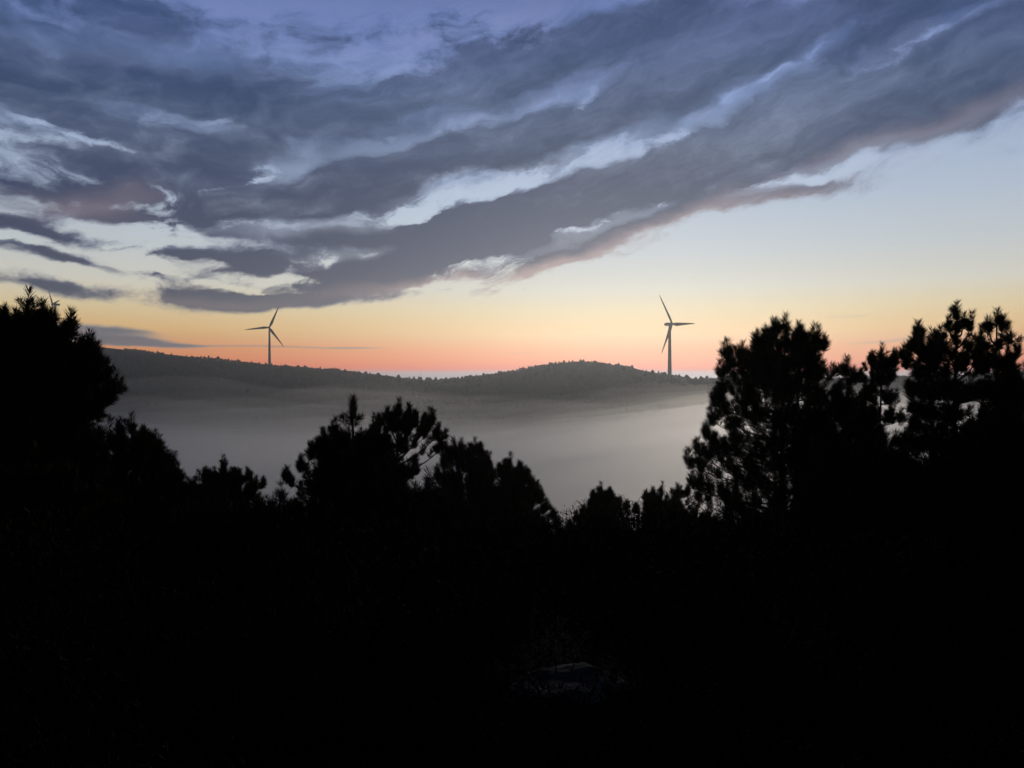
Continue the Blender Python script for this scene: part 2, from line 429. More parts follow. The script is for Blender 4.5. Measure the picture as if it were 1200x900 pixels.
# ------------------------------------------------------------------ materials
def material(name, c1, c2, scale=6.0, rough=0.85, detail=5, bump=0.0, bscale=30.0, lo=0.35, hi=0.65, coord='Object', stretch=(1, 1, 1), spec=0.05):
    m = bpy.data.materials.new(name); m.use_nodes = True
    t = m.node_tree; b = t.nodes['Principled BSDF']
    tcn = t.nodes.new('ShaderNodeTexCoord')
    mp = t.nodes.new('ShaderNodeMapping'); mp.inputs['Scale'].default_value = stretch
    t.links.new(tcn.outputs[coord], mp.inputs['Vector'])
    n = t.nodes.new('ShaderNodeTexNoise'); n.inputs['Scale'].default_value = scale; n.inputs['Detail'].default_value = detail
    t.links.new(mp.outputs[0], n.inputs['Vector'])
    r = t.nodes.new('ShaderNodeValToRGB')
    r.color_ramp.elements[0].position = lo; r.color_ramp.elements[1].position = hi
    r.color_ramp.elements[0].color = (*c1, 1); r.color_ramp.elements[1].color = (*c2, 1)
    t.links.new(n.outputs['Fac'], r.inputs[0]); t.links.new(r.outputs[0], b.inputs['Base Color'])
    b.inputs['Roughness'].default_value = rough
    b.inputs['Specular IOR Level'].default_value = spec
    if bump:
        n2 = t.nodes.new('ShaderNodeTexNoise'); n2.inputs['Scale'].default_value = bscale; n2.inputs['Detail'].default_value = 6
        t.links.new(mp.outputs[0], n2.inputs['Vector'])
        bp = t.nodes.new('ShaderNodeBump'); bp.inputs['Strength'].default_value = bump; bp.inputs['Distance'].default_value = 0.05
        t.links.new(n2.outputs['Fac'], bp.inputs['Height']); t.links.new(bp.outputs[0], b.inputs['Normal'])
    return m

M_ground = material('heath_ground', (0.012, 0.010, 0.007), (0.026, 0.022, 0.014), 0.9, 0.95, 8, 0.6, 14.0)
M_needle = material('pine_needles', (0.026, 0.040, 0.017), (0.046, 0.060, 0.024), 2.2, 0.8, 3)
M_needle_b = material('young_pine_needles', (0.034, 0.044, 0.018), (0.056, 0.062, 0.026), 2.0, 0.8, 3)
M_bark = material('pine_bark', (0.035, 0.026, 0.020), (0.085, 0.06, 0.045), 9.0, 0.95, 6, 0.9, 24.0, stretch=(1, 1, 0.3))
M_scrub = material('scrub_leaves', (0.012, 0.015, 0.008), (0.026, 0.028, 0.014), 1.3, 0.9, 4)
M_forest = material('far_pine_foliage', (0.030, 0.040, 0.020), (0.05, 0.058, 0.028), 0.05, 0.95, 4)
M_steel = material('painted_steel', (0.46, 0.47, 0.47), (0.54, 0.54, 0.53), 0.6, 0.45, 5, lo=0.2, hi=0.8, spec=0.4)
M_blade = material('blade_gelcoat', (0.46, 0.47, 0.47), (0.53, 0.53, 0.53), 0.8, 0.4, 4, lo=0.2, hi=0.8, spec=0.4)
M_mast = material('galvanised_steel', (0.25, 0.25, 0.26), (0.36, 0.36, 0.36), 1.5, 0.5, 4)
M_stone = material('lichened_granite', (0.07, 0.07, 0.08), (0.22, 0.22, 0.24), 5.0, 0.9, 8, 0.8, 18.0)

# ------------------------------------------------------------------ terrain
RIDGE = [  # view column, view row of the bare ridge line, distance
 (-500, 424, 1500), (-200, 404, 1520), (0, 401, 1530), (60, 400, 1530), (125, 408, 1510), (200, 416, 1500), (316, 429.5, 1470), (400, 436.5, 1430), (440, 441, 1410),
 (470, 445.5, 1390), (500, 448, 1350), (540, 446, 1300), (580, 440.5, 1260), (620, 431, 1220), (650, 427.5, 1200), (680, 426, 1180), (705, 427, 1160), (720, 430, 1140), (760, 438.5, 1090),
 (784, 442.5, 1060), (810, 447, 1035), (840, 448, 1010), (900, 449, 990), (1000, 447, 960), (1200, 440, 940), (1700, 430, 900)]
_rx = np.array([r[0] for r in RIDGE], float)
_rd = np.array([r[2] for r in RIDGE], float)
_rz = np.array([CAMZ + (440 - r[1]) / 900.0 * r[2] for r in RIDGE])
def sstep(a, b, x):
    t = np.clip((x - a) / (b - a), 0, 1); return t * t * (3 - 2 * t)
VALLEY = -92.0
def ground_z(x, y):
    x = np.asarray(x, float); y = np.asarray(y, float)
    yy = np.maximum(y, 60.0)
    px = 600 + 900 * x / yy
    d = np.interp(px, _rx, _rd); zr = np.interp(px, _rx, _rz)
    t = yy / d
    # the slope the photographer stands on
    near = -0.085 * np.clip(y - 1.0, 0, 9) - 0.20 * np.clip(y - 10, 0, 20) - 0.42 * np.clip(y - 30, 0, 400)
    near = near + 0.02 * np.clip(-y, 0, 300)
    side = 0.0
    near = np.maximum(near, VALLEY)
    # the ridges across the valley
    rise = sstep(0.50, 1.0, t) ** 0.85
    up = VALLEY + (zr - VALLEY) * rise
    back = -70.0
    far = np.where(t <= 1.0, up, zr + (back - zr) * sstep(1.0, 1.9, t))
    k = sstep(150, 420, y)
    z = near * (1 - k) + np.where(y > 60, far, VALLEY) * k
    amp = 0.06 * sstep(1.5, 12, np.hypot(x, y)) + 0.3 * sstep(15, 60, y) + 2.6 * sstep(250, 600, y) * (1 - np.exp(-((t - 1.0) / 0.12) ** 2))
    sc = np.where(y > 200, 1 / 140.0, 1 / 6.0)
    z = z + amp * fbm(x / 6.0, y / 6.0, 3) * (y < 200) + amp * fbm(x / 130.0 + 4, y / 130.0 + 9, 4) * (y >= 200) * np.clip((y - 200) / 100, 0, 1)
    return z
def gz(x, y): return float(ground_z(np.array([x]), np.array([y]))[0])

def axis(a):   # one half of a graded axis
    return np.array(a)
ys = np.concatenate([np.arange(-4000, -200, 400), np.arange(-200, -20, 20), np.arange(-20, 0, 2), np.arange(0, 40, 0.7), np.arange(40, 200, 8), np.arange(200, 1800, 14), np.arange(1800, 4001, 100)])
xs1 = np.concatenate([np.arange(0, 24, 0.8), np.arange(24, 120, 8), np.arange(120, 1100, 16), np.arange(1100, 4001, 100)])
xs = np.concatenate([-xs1[:0:-1], xs1])
GX, GY = np.meshgrid(xs, ys)
me = grid_mesh('ground', GX.T, GY.T, ground_z(GX, GY).T)
ground = mesh_obj('ground', me, M_ground); tag(ground, kind='structure')

# ------------------------------------------------------------------ the wood on the far hills
rs = np.random.RandomState(11)
def crown_template(kind):
    """a few low crowns: rings of 7 points, uneven"""
    prof = [(0.10, 0.35), (0.30, 1.0), (0.55, 0.86), (0.80, 0.5), (1.0, 0.06)] if kind == 0 else [(0.25, 0.5), (0.45, 1.0), (0.7, 0.98), (0.9, 0.62), (1.0, 0.15)]
    seg = 7; v = []
    for (z, r) in prof:
        for j in range(seg):
            a = 2 * math.pi * (j + 0.5 * rs.rand()) / seg
            rr = r * (0.75 + 0.5 * rs.rand())
            v.append((rr * math.cos(a), rr * math.sin(a), z + 0.07 * (rs.rand() - 0.5)))
    f = []
    for i in range(len(prof) - 1):
        for j in range(seg):
            a, b = i * seg + j, i * seg + (j + 1) % seg
            f += [(a, b, b + seg), (a, b + seg, a + seg)]
    top = (len(prof) - 1) * seg
    f += [(top, top + j, top + j + 1) for j in range(1, seg - 1)]
    v = np.array(v); f = np.array(f)
    return v[f]                        # (n,3,3)
TPL = [crown_template(k % 2) for k in range(8)]
def scatter(px, t):
    d = np.interp(px, _rx, _rd); y = d * t; x = (px - 600) / 900.0 * y
    return x, y
N = 15000
px = rs.uniform(-60, 1260, N); t = 1.03 - 0.42 * rs.rand(N) ** 1.6
x, y = scatter(px, t)
# the crest itself, thick
M2 = 1500
px2 = rs.uniform(60, 900, M2); t2 = rs.uniform(0.97, 1.02, M2)
x2, y2 = scatter(px2, t2)
x = np.concatenate([x, x2]); y = np.concatenate([y, y2]); pxa = np.concatenate([px, px2])
z = ground_z(x, y)
dens = fbm(x / 90.0, y / 90.0, 2)
keep = (dens > -0.55)
x, y, z, pxa = x[keep], y[keep], z[keep], pxa[keep]
h = rs.uniform(2.4, 5.6, len(x)) * (1.0 + 0.25 * fbm(x / 40.0 + 3, y / 40.0, 2))
h = np.where(rs.rand(len(x)) < 0.08, h * 1.7, h)
h = np.where((pxa > 590) & (pxa < 720), h * 0.65, h)          # the low round hill has scrubby cover
h = np.where(pxa < 330, h * 0.8, h)
w = h * rs.uniform(0.24, 0.42, len(x))
a = rs.uniform(0, 6.28, len(x))
allv = []
for k in range(8):
    idx = np.where(np.arange(len(x)) % 8 == k)[0]
    T = TPL[k][None]
    ca, sa = np.cos(a[idx])[:, None, None], np.sin(a[idx])[:, None, None]
    X = (T[..., 0] * ca - T[..., 1] * sa) * w[idx][:, None, None] + x[idx][:, None, None]
    Y = (T[..., 0] * sa + T[..., 1] * ca) * w[idx][:, None, None] + y[idx][:, None, None]
    Z = T[..., 2] * h[idx][:, None, None] + (z[idx] - 0.4)[:, None, None]
    allv.append(np.stack([X, Y, Z], -1).reshape(-1, 3, 3))
forest = mesh_obj('forest', tri_mesh('forest', np.concatenate(allv)), M_forest)
tag(forest, 'dark hazy pine wood covering the ridges across the foggy valley', 'forest', kind='stuff')

# single pines that stand out of the crest
def far_pine_meshes(kind):
    r = np.random.RandomState(40 + kind)
    tr = MB(); tr.tube([(0, 0, -0.8), (0.1, 0, 2.5), (0.25 * (kind == 1) * 3, 0, 4.6)], [0.24, 0.18, 0.1], 6)
    tri = []
    blobs = {0: [(0, 0, 3.2, 1.9, 1.7), (0.2, 0, 4.9, 1.3, 1.6), (0.1, 0.1, 6.2, 0.7, 1.3)],
             1: [(0.7, 0, 5.2, 2.9, 0.9), (2.4, 0.2, 4.6, 1.6, 0.7), (-1.4, 0, 5.0, 1.7, 0.8)],
             2: [(0, 0, 3.8, 1.7, 1.9), (0.9, 0, 4.6, 1.1, 1.2), (-0.8, 0.2, 4.7, 1.2, 1.3)],
             3: [(0, 0, 2.6, 1.5, 1.6), (0, 0, 4.4, 1.0, 1.7), (0, 0, 6.2, 0.5, 1.5)]}[kind]
    for (bx, by, bz, br, bh) in blobs:
        n = int(150 * br * bh)
        u = r.normal(size=(n, 3)); u /= np.linalg.norm(u, axis=1, keepdims=True)
        c = u * (0.55 + 0.5 * r.rand(n, 1)) * np.array([br, br, bh]) + np.array([bx, by, bz])
        e = r.normal(size=(n, 3, 3)) * 0.30
        tri.append(c[:, None, :] + e)
    return tr.mesh('far_pine_trunk'), tri_mesh('far_pine_crown', np.concatenate(tri))
FP = [far_pine_meshes(k) for k in range(4)]
for tm, cm in FP:
    tm.materials.append(M_bark); cm.materials.append(M_forest)
def far_pine(px, rel, kind, size, label, group, rz=0.0):
    x, y = scatter(np.array([float(px)]), np.array([rel])); x, y = float(x[0]), float(y[0])
    e = empty('pine_tree', (x, y, gz(x, y) - 0.3), rz); e.scale = (size, size, size)
    tag(e, label, 'tree', group)
    tm, cm = FP[kind]
    for nm, mesh in (('trunk', tm), ('crown', cm)):
        o = bpy.data.objects.new(nm, mesh); col.objects.link(o); o.parent = e
g1 = 'small pines on the saddle between the two ridges'
l1 = 'small hazy pine on the low saddle between the long ridge and round hill'
for (px, kd, sz) in [(440, 2, .72), (446, 2, .8), (455, 3, .6), (462, 3, .62), (468, 3, .5), (479, 2, .66), (487, 2, .74), (519, 3, .75), (527, 3, .6), (533, 0, .85), (541, 0, .68), (548, 2, .9), (554, 3, .7), (561, 0, .7)]:
    far_pine(px, 1.0, kd, sz * 1.05, l1, g1, px * 1.3)
far_pine(415, 1.0, 1, 1.0, 'flat-topped umbrella pine leaning on the descending left ridge crest', None)
far_pine(427, 1.0, 2, 0.62, 'little round pine just downhill of the umbrella pine on the ridge crest', None, 1.0)
far_pine(576, 1.0, 2, 0.85, 'bushy pine where the round hill starts to rise from the saddle', None, 2.0)
g2 = 'pines along the misty crest right of the nearer turbine'
l2 = 'misty pine in the row on the low crest right of the nearest turbine'
for (px, kd, sz) in [(790, 2, .62), (800, 3, .5), (806, 0, .9), (813, 2, .7), (819, 0, .68), (825, 2, .72), (831, 0, .7), (837, 2, .75), (845, 0, .85), (854, 2, .8)]:
    far_pine(px, 1.0, kd, sz * 0.9, l2, g2, px * 0.7)
g3 = 'small trees on the shoulder of the round hill'
l3 = 'tiny tree on the shoulder between the round hilltop and nearest turbine'
for (px, kd, sz) in [(701, 2, .5), (734, 3, .5), (748, 2, .6), (756, 0, .55), (765, 2, .75), (771, 2, .55)]:
    far_pine(px, 1.0, kd, sz * 0.9, l3, g3, px * 0.7)

# ------------------------------------------------------------------ wind turbines
def blade_mesh(L):
    mb = MB(); sec = 10; rows = []
    prof = [(0.0, 1.0, 1.0, 0), (0.04, 1.0, 1.0, 0), (0.12, 1.7, 0.62, 14), (0.2, 2.05, 0.40, 12), (0.35, 1.7, 0.30, 8), (0.55, 1.25, 0.22, 5), (0.75, 0.9, 0.15, 2), (0.92, 0.55, 0.09, 0), (0.985, 0.28, 0.05, 0), (1.0, 0.06, 0.02, 0)]
    v = []
    for (s, ch, th, tw) in prof:
        for j in range(sec):
            a = 2 * math.pi * j / sec
            cx = ch * math.cos(a) * 0.95 + (0.35 * (ch - 0.9) if ch > 0.9 else 0)
            ty = th * math.sin(a) * 0.95
            tr = R(tw)
            cx *= 1.3; ty *= 1.3
            v.append((cx * math.cos(tr) - ty * math.sin(tr), cx * math.sin(tr) + ty * math.cos(tr), s * L))
    f = []
    k = len(prof)
    for i in range(k - 1):
        for j in range(sec):
            f.append([i * sec + j, i * sec + (j + 1) % sec, (i + 1) * sec + (j + 1) % sec, (i + 1) * sec + j])
    f.append(list(range(sec))[::-1]); f.append([(k - 1) * sec + j for j in range(sec)])
    mb.add(v, f); return mb.mesh('blade', True)
def turbine(px, hub_py, dist, height, blade_len, yaw, phase, label):
    x = (px - 600) / 900.0 * dist; hz = CAMZ + (440 - hub_py) / 900.0 * dist
    bz = hz - height
    t = empty('wind_turbine', (x, dist, bz), yaw); tag(t, label, 'wind turbine', 'wind turbines on the ridges')
    mb = MB(); n = 9
    mb.tube([(0, 0, -6 + (height + 4.4) * i / n) for i in range(n + 1)], [3.0 - 1.35 * i / n for i in range(n + 1)], 24)
    for k in (0.33, 0.66):     # flange rings
        zc = height * k; rr = 3.0 - 1.35 * (zc + 6) / (height + 4.4) + 0.05
        mb.tube([(0, 0, zc - 0.15), (0, 0, zc + 0.15)], [rr, rr], 24)
    mesh_obj('tower', mb.mesh('tower', True), M_steel, t)
    # nacelle: rounded box behind the rotor (rotor side is -Y)
    mb = MB()
    st = [(-3.2, 1.5, 1.5), (-2.6, 1.9, 1.9), (0, 2.1, 2.2), (5.0, 2.05, 2.2), (8.2, 1.8, 1.95), (9.0, 1.35, 1.5)]
    v = []; sec = 16
    for (yy, hw, hh) in st:
        for j in range(sec):
            a = 2 * math.pi * (j + 0.5) / sec
            c, s = math.cos(a), math.sin(a)
            p = 0.5
            v.append((hw * math.copysign(abs(c) ** p, c), yy, hh * math.copysign(abs(s) ** p, s) + height + 0.1))
    f = [[i * sec + j, i * sec + (j + 1) % sec, (i + 1) * sec + (j + 1) % sec, (i + 1) * sec + j] for i in range(len(st) - 1) for j in range(sec)]
    f.append(list(range(sec))[::-1]); f.append([(len(st) - 1) * sec + j for j in range(sec)])
    mb.add(v, f)
    mb.tube([(0.5, 7.2, height + 1.8), (0.5, 7.2, height + 3.9)], [0.07, 0.05], 6)
    mb.tube([(0.1, 7.2, height + 3.6), (0.9, 7.2, height + 3.6)], [0.06, 0.06], 6)
    mesh_obj('nacelle', mb.mesh('nacelle', True), M_steel, t)
    mb = MB()
    mb.tube([(0, -3.3, 0), (0, -3.9, 0), (0, -5.2, 0), (0, -6.1, 0), (0, -6.7, 0), (0, -6.9, 0)], [1.5, 1.9, 1.9, 1.5, 0.8, 0.12], 20)
    hub = mesh_obj('hub', mb.mesh('hub', True), M_steel, t)
    hub.location = (0, 0, height)
    bm = blade_mesh(blade_len); bm.materials.append(M_blade)
    for k in range(3):
        b = bpy.data.objects.new('blade', bm); col.objects.link(b); b.parent = hub
        b.location = (0, -4.6, 0)
        ang = R(phase + 120 * k)            # anticlockwise from the right as seen from the rotor side
        b.rotation_euler = (0, math.pi / 2 - ang, 0)
    return t
turbine(316, 384, 1470, 73, 45, R(12), 66, 'white wind turbine standing alone on the long ridge crest beside a level blade')
turbine(784.7, 380, 1060, 73, 46, R(35), 3, 'nearest white wind turbine, standing beside the round hill with its rotor turned sideways')
turbine(65, 357, 1560, 73, 45, R(-42), 8, 'wind turbine mostly hidden behind the big pine at the left edge')

# ------------------------------------------------------------------ slender mast on the saddle
mx = (493 - 600) / 900.0 * 1360; mz = gz(mx, 1360)
mast = MB(); H = 19.0
for (sx, sy) in ((1, 0), (-0.5, 0.87), (-0.5, -0.87)):
    mast.tube([(0.45 * sx, 0.45 * sy, -0.5), (0.22 * sx, 0.22 * sy, H)], [0.10, 0.07], 5)
for i in range(14):
    zz = 0.6 + i * 1.28; q = 0.45 - 0.23 * zz / H; q2 = 0.45 - 0.23 * (zz + 1.2) / H
    c = [(1, 0), (-0.5, 0.87), (-0.5, -0.87)]
    for k in range(3):
        a_, b_ = c[k], c[(k + 1) % 3]
        mast.tube([(q * a_[0], q * a_[1], zz), (q2 * b_[0], q2 * b_[1], zz + 1.2)], [0.04, 0.04], 4)
mast_e = empty('lattice_mast', (mx, 1360, mz)); tag(mast_e, 'thin lattice radio mast rising from the low saddle of the ridge', 'mast')
mesh_obj('mast_frame', mast.mesh('mast_frame'), M_mast, mast_e)
an = MB(); an.tube([(0, 0, H - 0.3), (0, 0, H + 3.0)], [0.07, 0.04], 6); an.tube([(-0.8, 0, H - 1.0), (0.8, 0, H - 1.0)], [0.05, 0.05], 5)
mesh_obj('antenna', an.mesh('antenna'), M_mast, mast_e)
# ------------------------------------------------------------------ pines
def world_pt(px, py, d):
    """the point at depth d that the view shows at (px, py)"""
    a, e = azel(px, py)
    x = d * math.tan(a); z = CAMZ + math.hypot(x, d) * math.tan(e)
    return np.array([x, d, z])

class Pine:
    def __init__(self, seed):
        self.r = np.random.RandomState(seed)
        self.limbs = MB(); self.tp = []; self.td = []; self.tl = []; self.tw = []
    def tuft(self, p, d, L, w=1.0):
        d = np.asarray(d, float); d = d / np.linalg.norm(d)
        self.tp.append(np.asarray(p, float)); self.td.append(d); self.tl.append(L); self.tw.append(w)
    def needles(self, per, nl, nw):
        r = self.r
        P = np.array(self.tp); Dd = np.array(self.td); L = np.array(self.tl); W = np.array(self.tw)
        n = len(P)
        ref = np.where(np.abs(Dd[:, 2:3]) < 0.9, np.array([[0, 0, 1.0]]), np.array([[1.0, 0, 0]]))
        U = np.cross(Dd, ref); U /= np.linalg.norm(U, axis=1, keepdims=True); V = np.cross(Dd, U)
        s = r.rand(n, per) ** 0.9
        ph = r.uniform(0, 2 * math.pi, (n, per))
        th = np.radians(54 - 20 * s + r.normal(0, 8, (n, per)))
        ln = nl * r.uniform(0.7, 1.15, (n, per)) * W[:, None] * (1.0 - 0.25 * (s > 0.85))
        base = P[:, None, :] + Dd[:, None, :] * (s * L[:, None])[..., None]
        rad = np.cos(ph)[..., None] * U[:, None, :] + np.sin(ph)[..., None] * V[:, None, :]
        nd = Dd[:, None, :] * np.cos(th)[..., None] + rad * np.sin(th)[..., None]
        # needles droop a touch
        tip = base + nd * ln[..., None]; tip[..., 2] += 0.10 * ln
        side = np.cross(nd, r.normal(size=nd.shape)); side /= np.maximum(np.linalg.norm(side, axis=-1, keepdims=True), 1e-6)
        side *= nw * 0.5
        b2 = base + nd * ln[..., None] * 0.35
        tri = np.stack([base, b2 + side, tip], -2), np.stack([base, tip, b2 - side], -2)
        return np.concatenate([t.reshape(-1, 3, 3) for t in tri])
    def shoot_end(self, p, d, L, w, nsh=3, spread=0.55):
        """a leading candle with a ring of shorter ones round its foot"""
        r = self.r
        self.tuft(p, d, L, w)
        d = np.asarray(d, float)
        for k in range(nsh):
            q = d / np.linalg.norm(d) + r.normal(0, spread, 3); q[2] = abs(q[2]) * 0.8 + 0.45
            self.tuft(np.asarray(p) - d * L * r.uniform(0.05, 0.45), q, L * r.uniform(0.55, 0.85), w * 0.9)
    def branch(self, p0, p1, thick, dens, cl, w, up=0.85):
        """limb from p0 on the trunk to p1, sagging first and then turning up, with twigs"""
        r = self.r
        p0 = np.asarray(p0, float); p1 = np.asarray(p1, float)
        v = p1 - p0; ln = np.linalg.norm(v)
        c = p0 + v * 0.55 + np.array([0, 0, -0.16 * ln]) + r.normal(0, 0.04 * ln, 3)
        ts = np.linspace(0, 1, 6)[:, None]
        pts = (1 - ts) ** 2 * p0 + 2 * ts * (1 - ts) * c + ts ** 2 * p1
        self.limbs.tube(pts, np.linspace(thick, max(thick * 0.3, 0.006), 6), 5)
        tend = 2 * (p1 - c); tend /= np.linalg.norm(tend)
        hd = np.array([v[0], v[1], 0.0]); hn = np.linalg.norm(hd); hd = hd / hn if hn > 1e-6 else np.array([1.0, 0, 0])
        self.shoot_end(p1, tend * 0.28 + np.array([0, 0, up]), cl, w, 2, 0.42)
        # dressed end of the limb itself
        for s in (0.72, 0.86):
            q = (1 - s) ** 2 * p0 + 2 * s * (1 - s) * c + s * s * p1
            self.tuft(q, tend * 0.5 + np.array([0, 0, 0.8]), cl * 0.8, w * 0.95)
        nt = max(2, int(ln * dens * 0.6))
        perp = np.array([-hd[1], hd[0], 0])
        for k in range(nt):
            s = 0.30 + 0.66 * (k + r.rand() * 0.8) / nt
            q = (1 - s) ** 2 * p0 + 2 * s * (1 - s) * c + s * s * p1
            sg = 1 if k % 2 else -1
            tl = (0.16 + 0.30 * ln * (1.05 - s)) * r.uniform(0.6, 1.2)
            d = hd * r.uniform(0.3, 0.9) + perp * sg * r.uniform(0.4, 1.0) + np.array([0, 0, r.uniform(0.05, 0.75)])
            d /= np.linalg.norm(d)
            e = q + d * tl
            self.limbs.tube([q, q + d * tl * 0.5 - np.array([0, 0, 0.03 * tl]), e], [max(thick * 0.35, 0.006), 0.006, 0.005], 4, cap=False)
            dd = d * 0.38 + np.array([0, 0, up * r.uniform(0.8, 1.2)])
            self.shoot_end(e, dd, cl * r.uniform(0.65, 1.0), w * 0.95, r.randint(1, 3))

def pine(label, top, dist, profile, seed, leaders=(), whorl=0.30, nbr=6, dens=3.2, cl=0.34, w=1.0, per=84, nl=0.150, nw=0.011,
         mat=None, trunk_r=0.07, bare=0.0, depth_k=0.9, lean=0.0, gap=0.0, twin=None, name='pine_tree', depth_off=0.0, fill=1.0, lead=1.0, start=None):
    """profile: (view row, reach to the left, reach to the right) in view px at the tree's distance, top to bottom"""
    T = Pine(seed); r = T.r
    tp = world_pt(top[0], top[1], dist)
    m = dist / 900.0
    bx = tp[0] + lean; base = np.array([bx, dist, gz(bx, dist) - 0.15])
    H = tp[2] - base[2]
    rows = [world_pt(top[0], q[0], dist)[2] for q in profile]
    zz = np.array([tp[2]] + rows + [base[2] - 1.0]); 
    rl = np.array([0.0] + [q[1] * m for q in profile] + [profile[-1][1] * m * 0.75])
    rr = np.array([0.0] + [q[2] * m for q in profile] + [profile[-1][2] * m * 0.75])
    o = np.argsort(zz); zz, rl, rr = zz[o], rl[o], rr[o]
    reach = lambda z, c: float(np.interp(z, zz, rl) * max(-c, 0) + np.interp(z, zz, rr) * max(c, 0))
    def axis_at(z):
        s = (z - base[2]) / H
        return base + (np.array([tp[0], tp[1], tp[2]]) - base) * s + np.array([0.03 * math.sin(5 * s + seed), 0.03 * math.cos(4 * s + seed), 0])
    tz = np.linspace(base[2], tp[2] - cl * 0.6, 12)
    T.limbs.tube([axis_at(z) for z in tz], [trunk_r * (1 - 0.88 * i / 11) + 0.006 for i in range(12)], 9)
    if twin is not None:       # a second stem beside the first
        tt = world_pt(twin[0], twin[1], dist + 0.2); b2 = base + np.array([(twin[0] - top[0]) * m, 0.2, 0])
        T.limbs.tube([b2 + (tt - b2) * s for s in np.linspace(0, 1, 8)], [trunk_r * 0.8 * (1 - 0.85 * s) + 0.006 for s in np.linspace(0, 1, 8)], 8)
    # the leader
    T.shoot_end(axis_at(tp[2] - cl * 1.05 * lead), (0.02, 0, 1), cl * lead, w * (0.6 + 0.4 * lead), 5 if lead == 1.0 else 2, 0.42)
    if lead > 1.0:
        for _q in range(3): T.tuft(axis_at(tp[2] - cl * 1.05 * lead), (0.02, 0, 1), cl * lead * (0.92 - 0.12 * _q), w * 1.15)
        for sg in (-1, 1, -0.4, 0.5):
            T.tuft(axis_at(tp[2] - cl * 1.25 * lead), (sg * 0.75, r.normal(0, 0.3), 0.8), cl * 0.85, w)
    z = tp[2] - cl * 1.3 * lead - (0.12 if lead > 1.0 else 0.0)
    z_low = base[2] + 0.35 + bare * H
    if start is not None: z = world_pt(top[0], start, dist)[2]
    k = 0
    while z > z_low:
        n = nbr + r.randint(-1, 2)
        a0 = r.uniform(0, 6.28)
        for j in range(n):
            if r.rand() < gap: continue
            a = a0 + 2 * math.pi * j / n + r.normal(0, 0.2)
            c, s_ = math.cos(a), math.sin(a)
            mean = 0.5 * (reach(z, -1) + reach(z, 1))
            # reach in this direction: left and right from the profile, depth from their mean
            R_ = math.hypot(reach(z, c) , mean * depth_k * s_)
            R_ = max(0.10, R_ * r.uniform(0.62, 1.05) - nl * 0.75 * w)
            rise = min(0.42 * R_ + 0.06, 0.75) * r.uniform(0.7, 1.15)
            h0 = axis_at(z - rise - cl * 0.4)
            tip = axis_at(z - cl * 0.55) * np.array([1, 1, 0]) + np.array([R_ * c, R_ * s_, z - cl * 0.75])
            if h0[2] < base[2] + 0.15: continue
            T.branch(h0, tip, 0.010 + 0.012 * R_, dens, cl * (0.8 + 0.25 * r.rand()), w, up=0.8 + 0.3 * r.rand())
        z -= 1.12 * whorl * r.uniform(0.75, 1.25) * (0.75 + 0.5 * min(1.0, (tp[2] - z) / 2.5)); k += 1
    # short inner shoots that close the heart of the crown
    zf = np.linspace(z_low, tp[2] - cl * 2.1 * lead, 60)
    for z in zf:
        mean = 0.5 * (reach(z, -1) + reach(z, 1))
        nf = r.poisson(fill * 20.0 * H / 60.0 * max(mean, 0.15) * 5.0)
        for j in range(nf):
            a = r.uniform(0, 6.28); c, s_ = math.cos(a), math.sin(a)
            q = math.sqrt(r.uniform(0.0, 0.46))
            R_ = q * math.hypot(reach(z, c), mean * depth_k * s_)
            p = axis_at(z + r.uniform(-0.1, 0.1)) + np.array([R_ * c, R_ * s_, -cl * 0.6])
            T.tuft(p, (c * 0.5 + r.normal(0, 0.25), s_ * 0.5 + r.normal(0, 0.25), 0.9), cl * r.uniform(0.6, 1.0), w * 1.05)
    for (lx, ly, drop, sz) in leaders:          # marked shoots that reach out of the outline
        tip = world_pt(lx, ly, dist + r.uniform(-0.25, 0.25) + depth_off)
        q = tip - np.array([0, 0, cl * sz])
        h0 = axis_at(max(q[2] - drop, base[2] + 0.3))
        if start is None: T.branch(h0, q, 0.022, 1.6, cl * 0.8 * sz, w * 0.95, up=1.0)
        else:
            mid = (h0 + q) * 0.5 + np.array([(q - h0)[0] * 0.12, 0, -0.05])
            T.limbs.tube([h0, mid, q], [0.022, 0.016, 0.010], 5)
            T.tuft(mid + (q - mid) * 0.6, (q - mid) + np.array([0, 0, 0.2]), cl * 0.6, w * 0.8)
        T.shoot_end(q, (r.normal(0, 0.06), 0, 1), cl * sz, w, 4, 0.5)
    e = empty(name, tuple(base)); tag(e, label, 'tree', 'pines on the near slope')
    lm = T.limbs.mesh('trunk', True)
    lm.transform(Matrix.Translation(Vector(-base)))
    mesh_obj('trunk', lm, M_bark, e)
    tri = T.needles(per, nl, nw) - base
    mesh_obj('crown', tri_mesh('crown', tri), mat or M_needle, e)
    return len(tri)

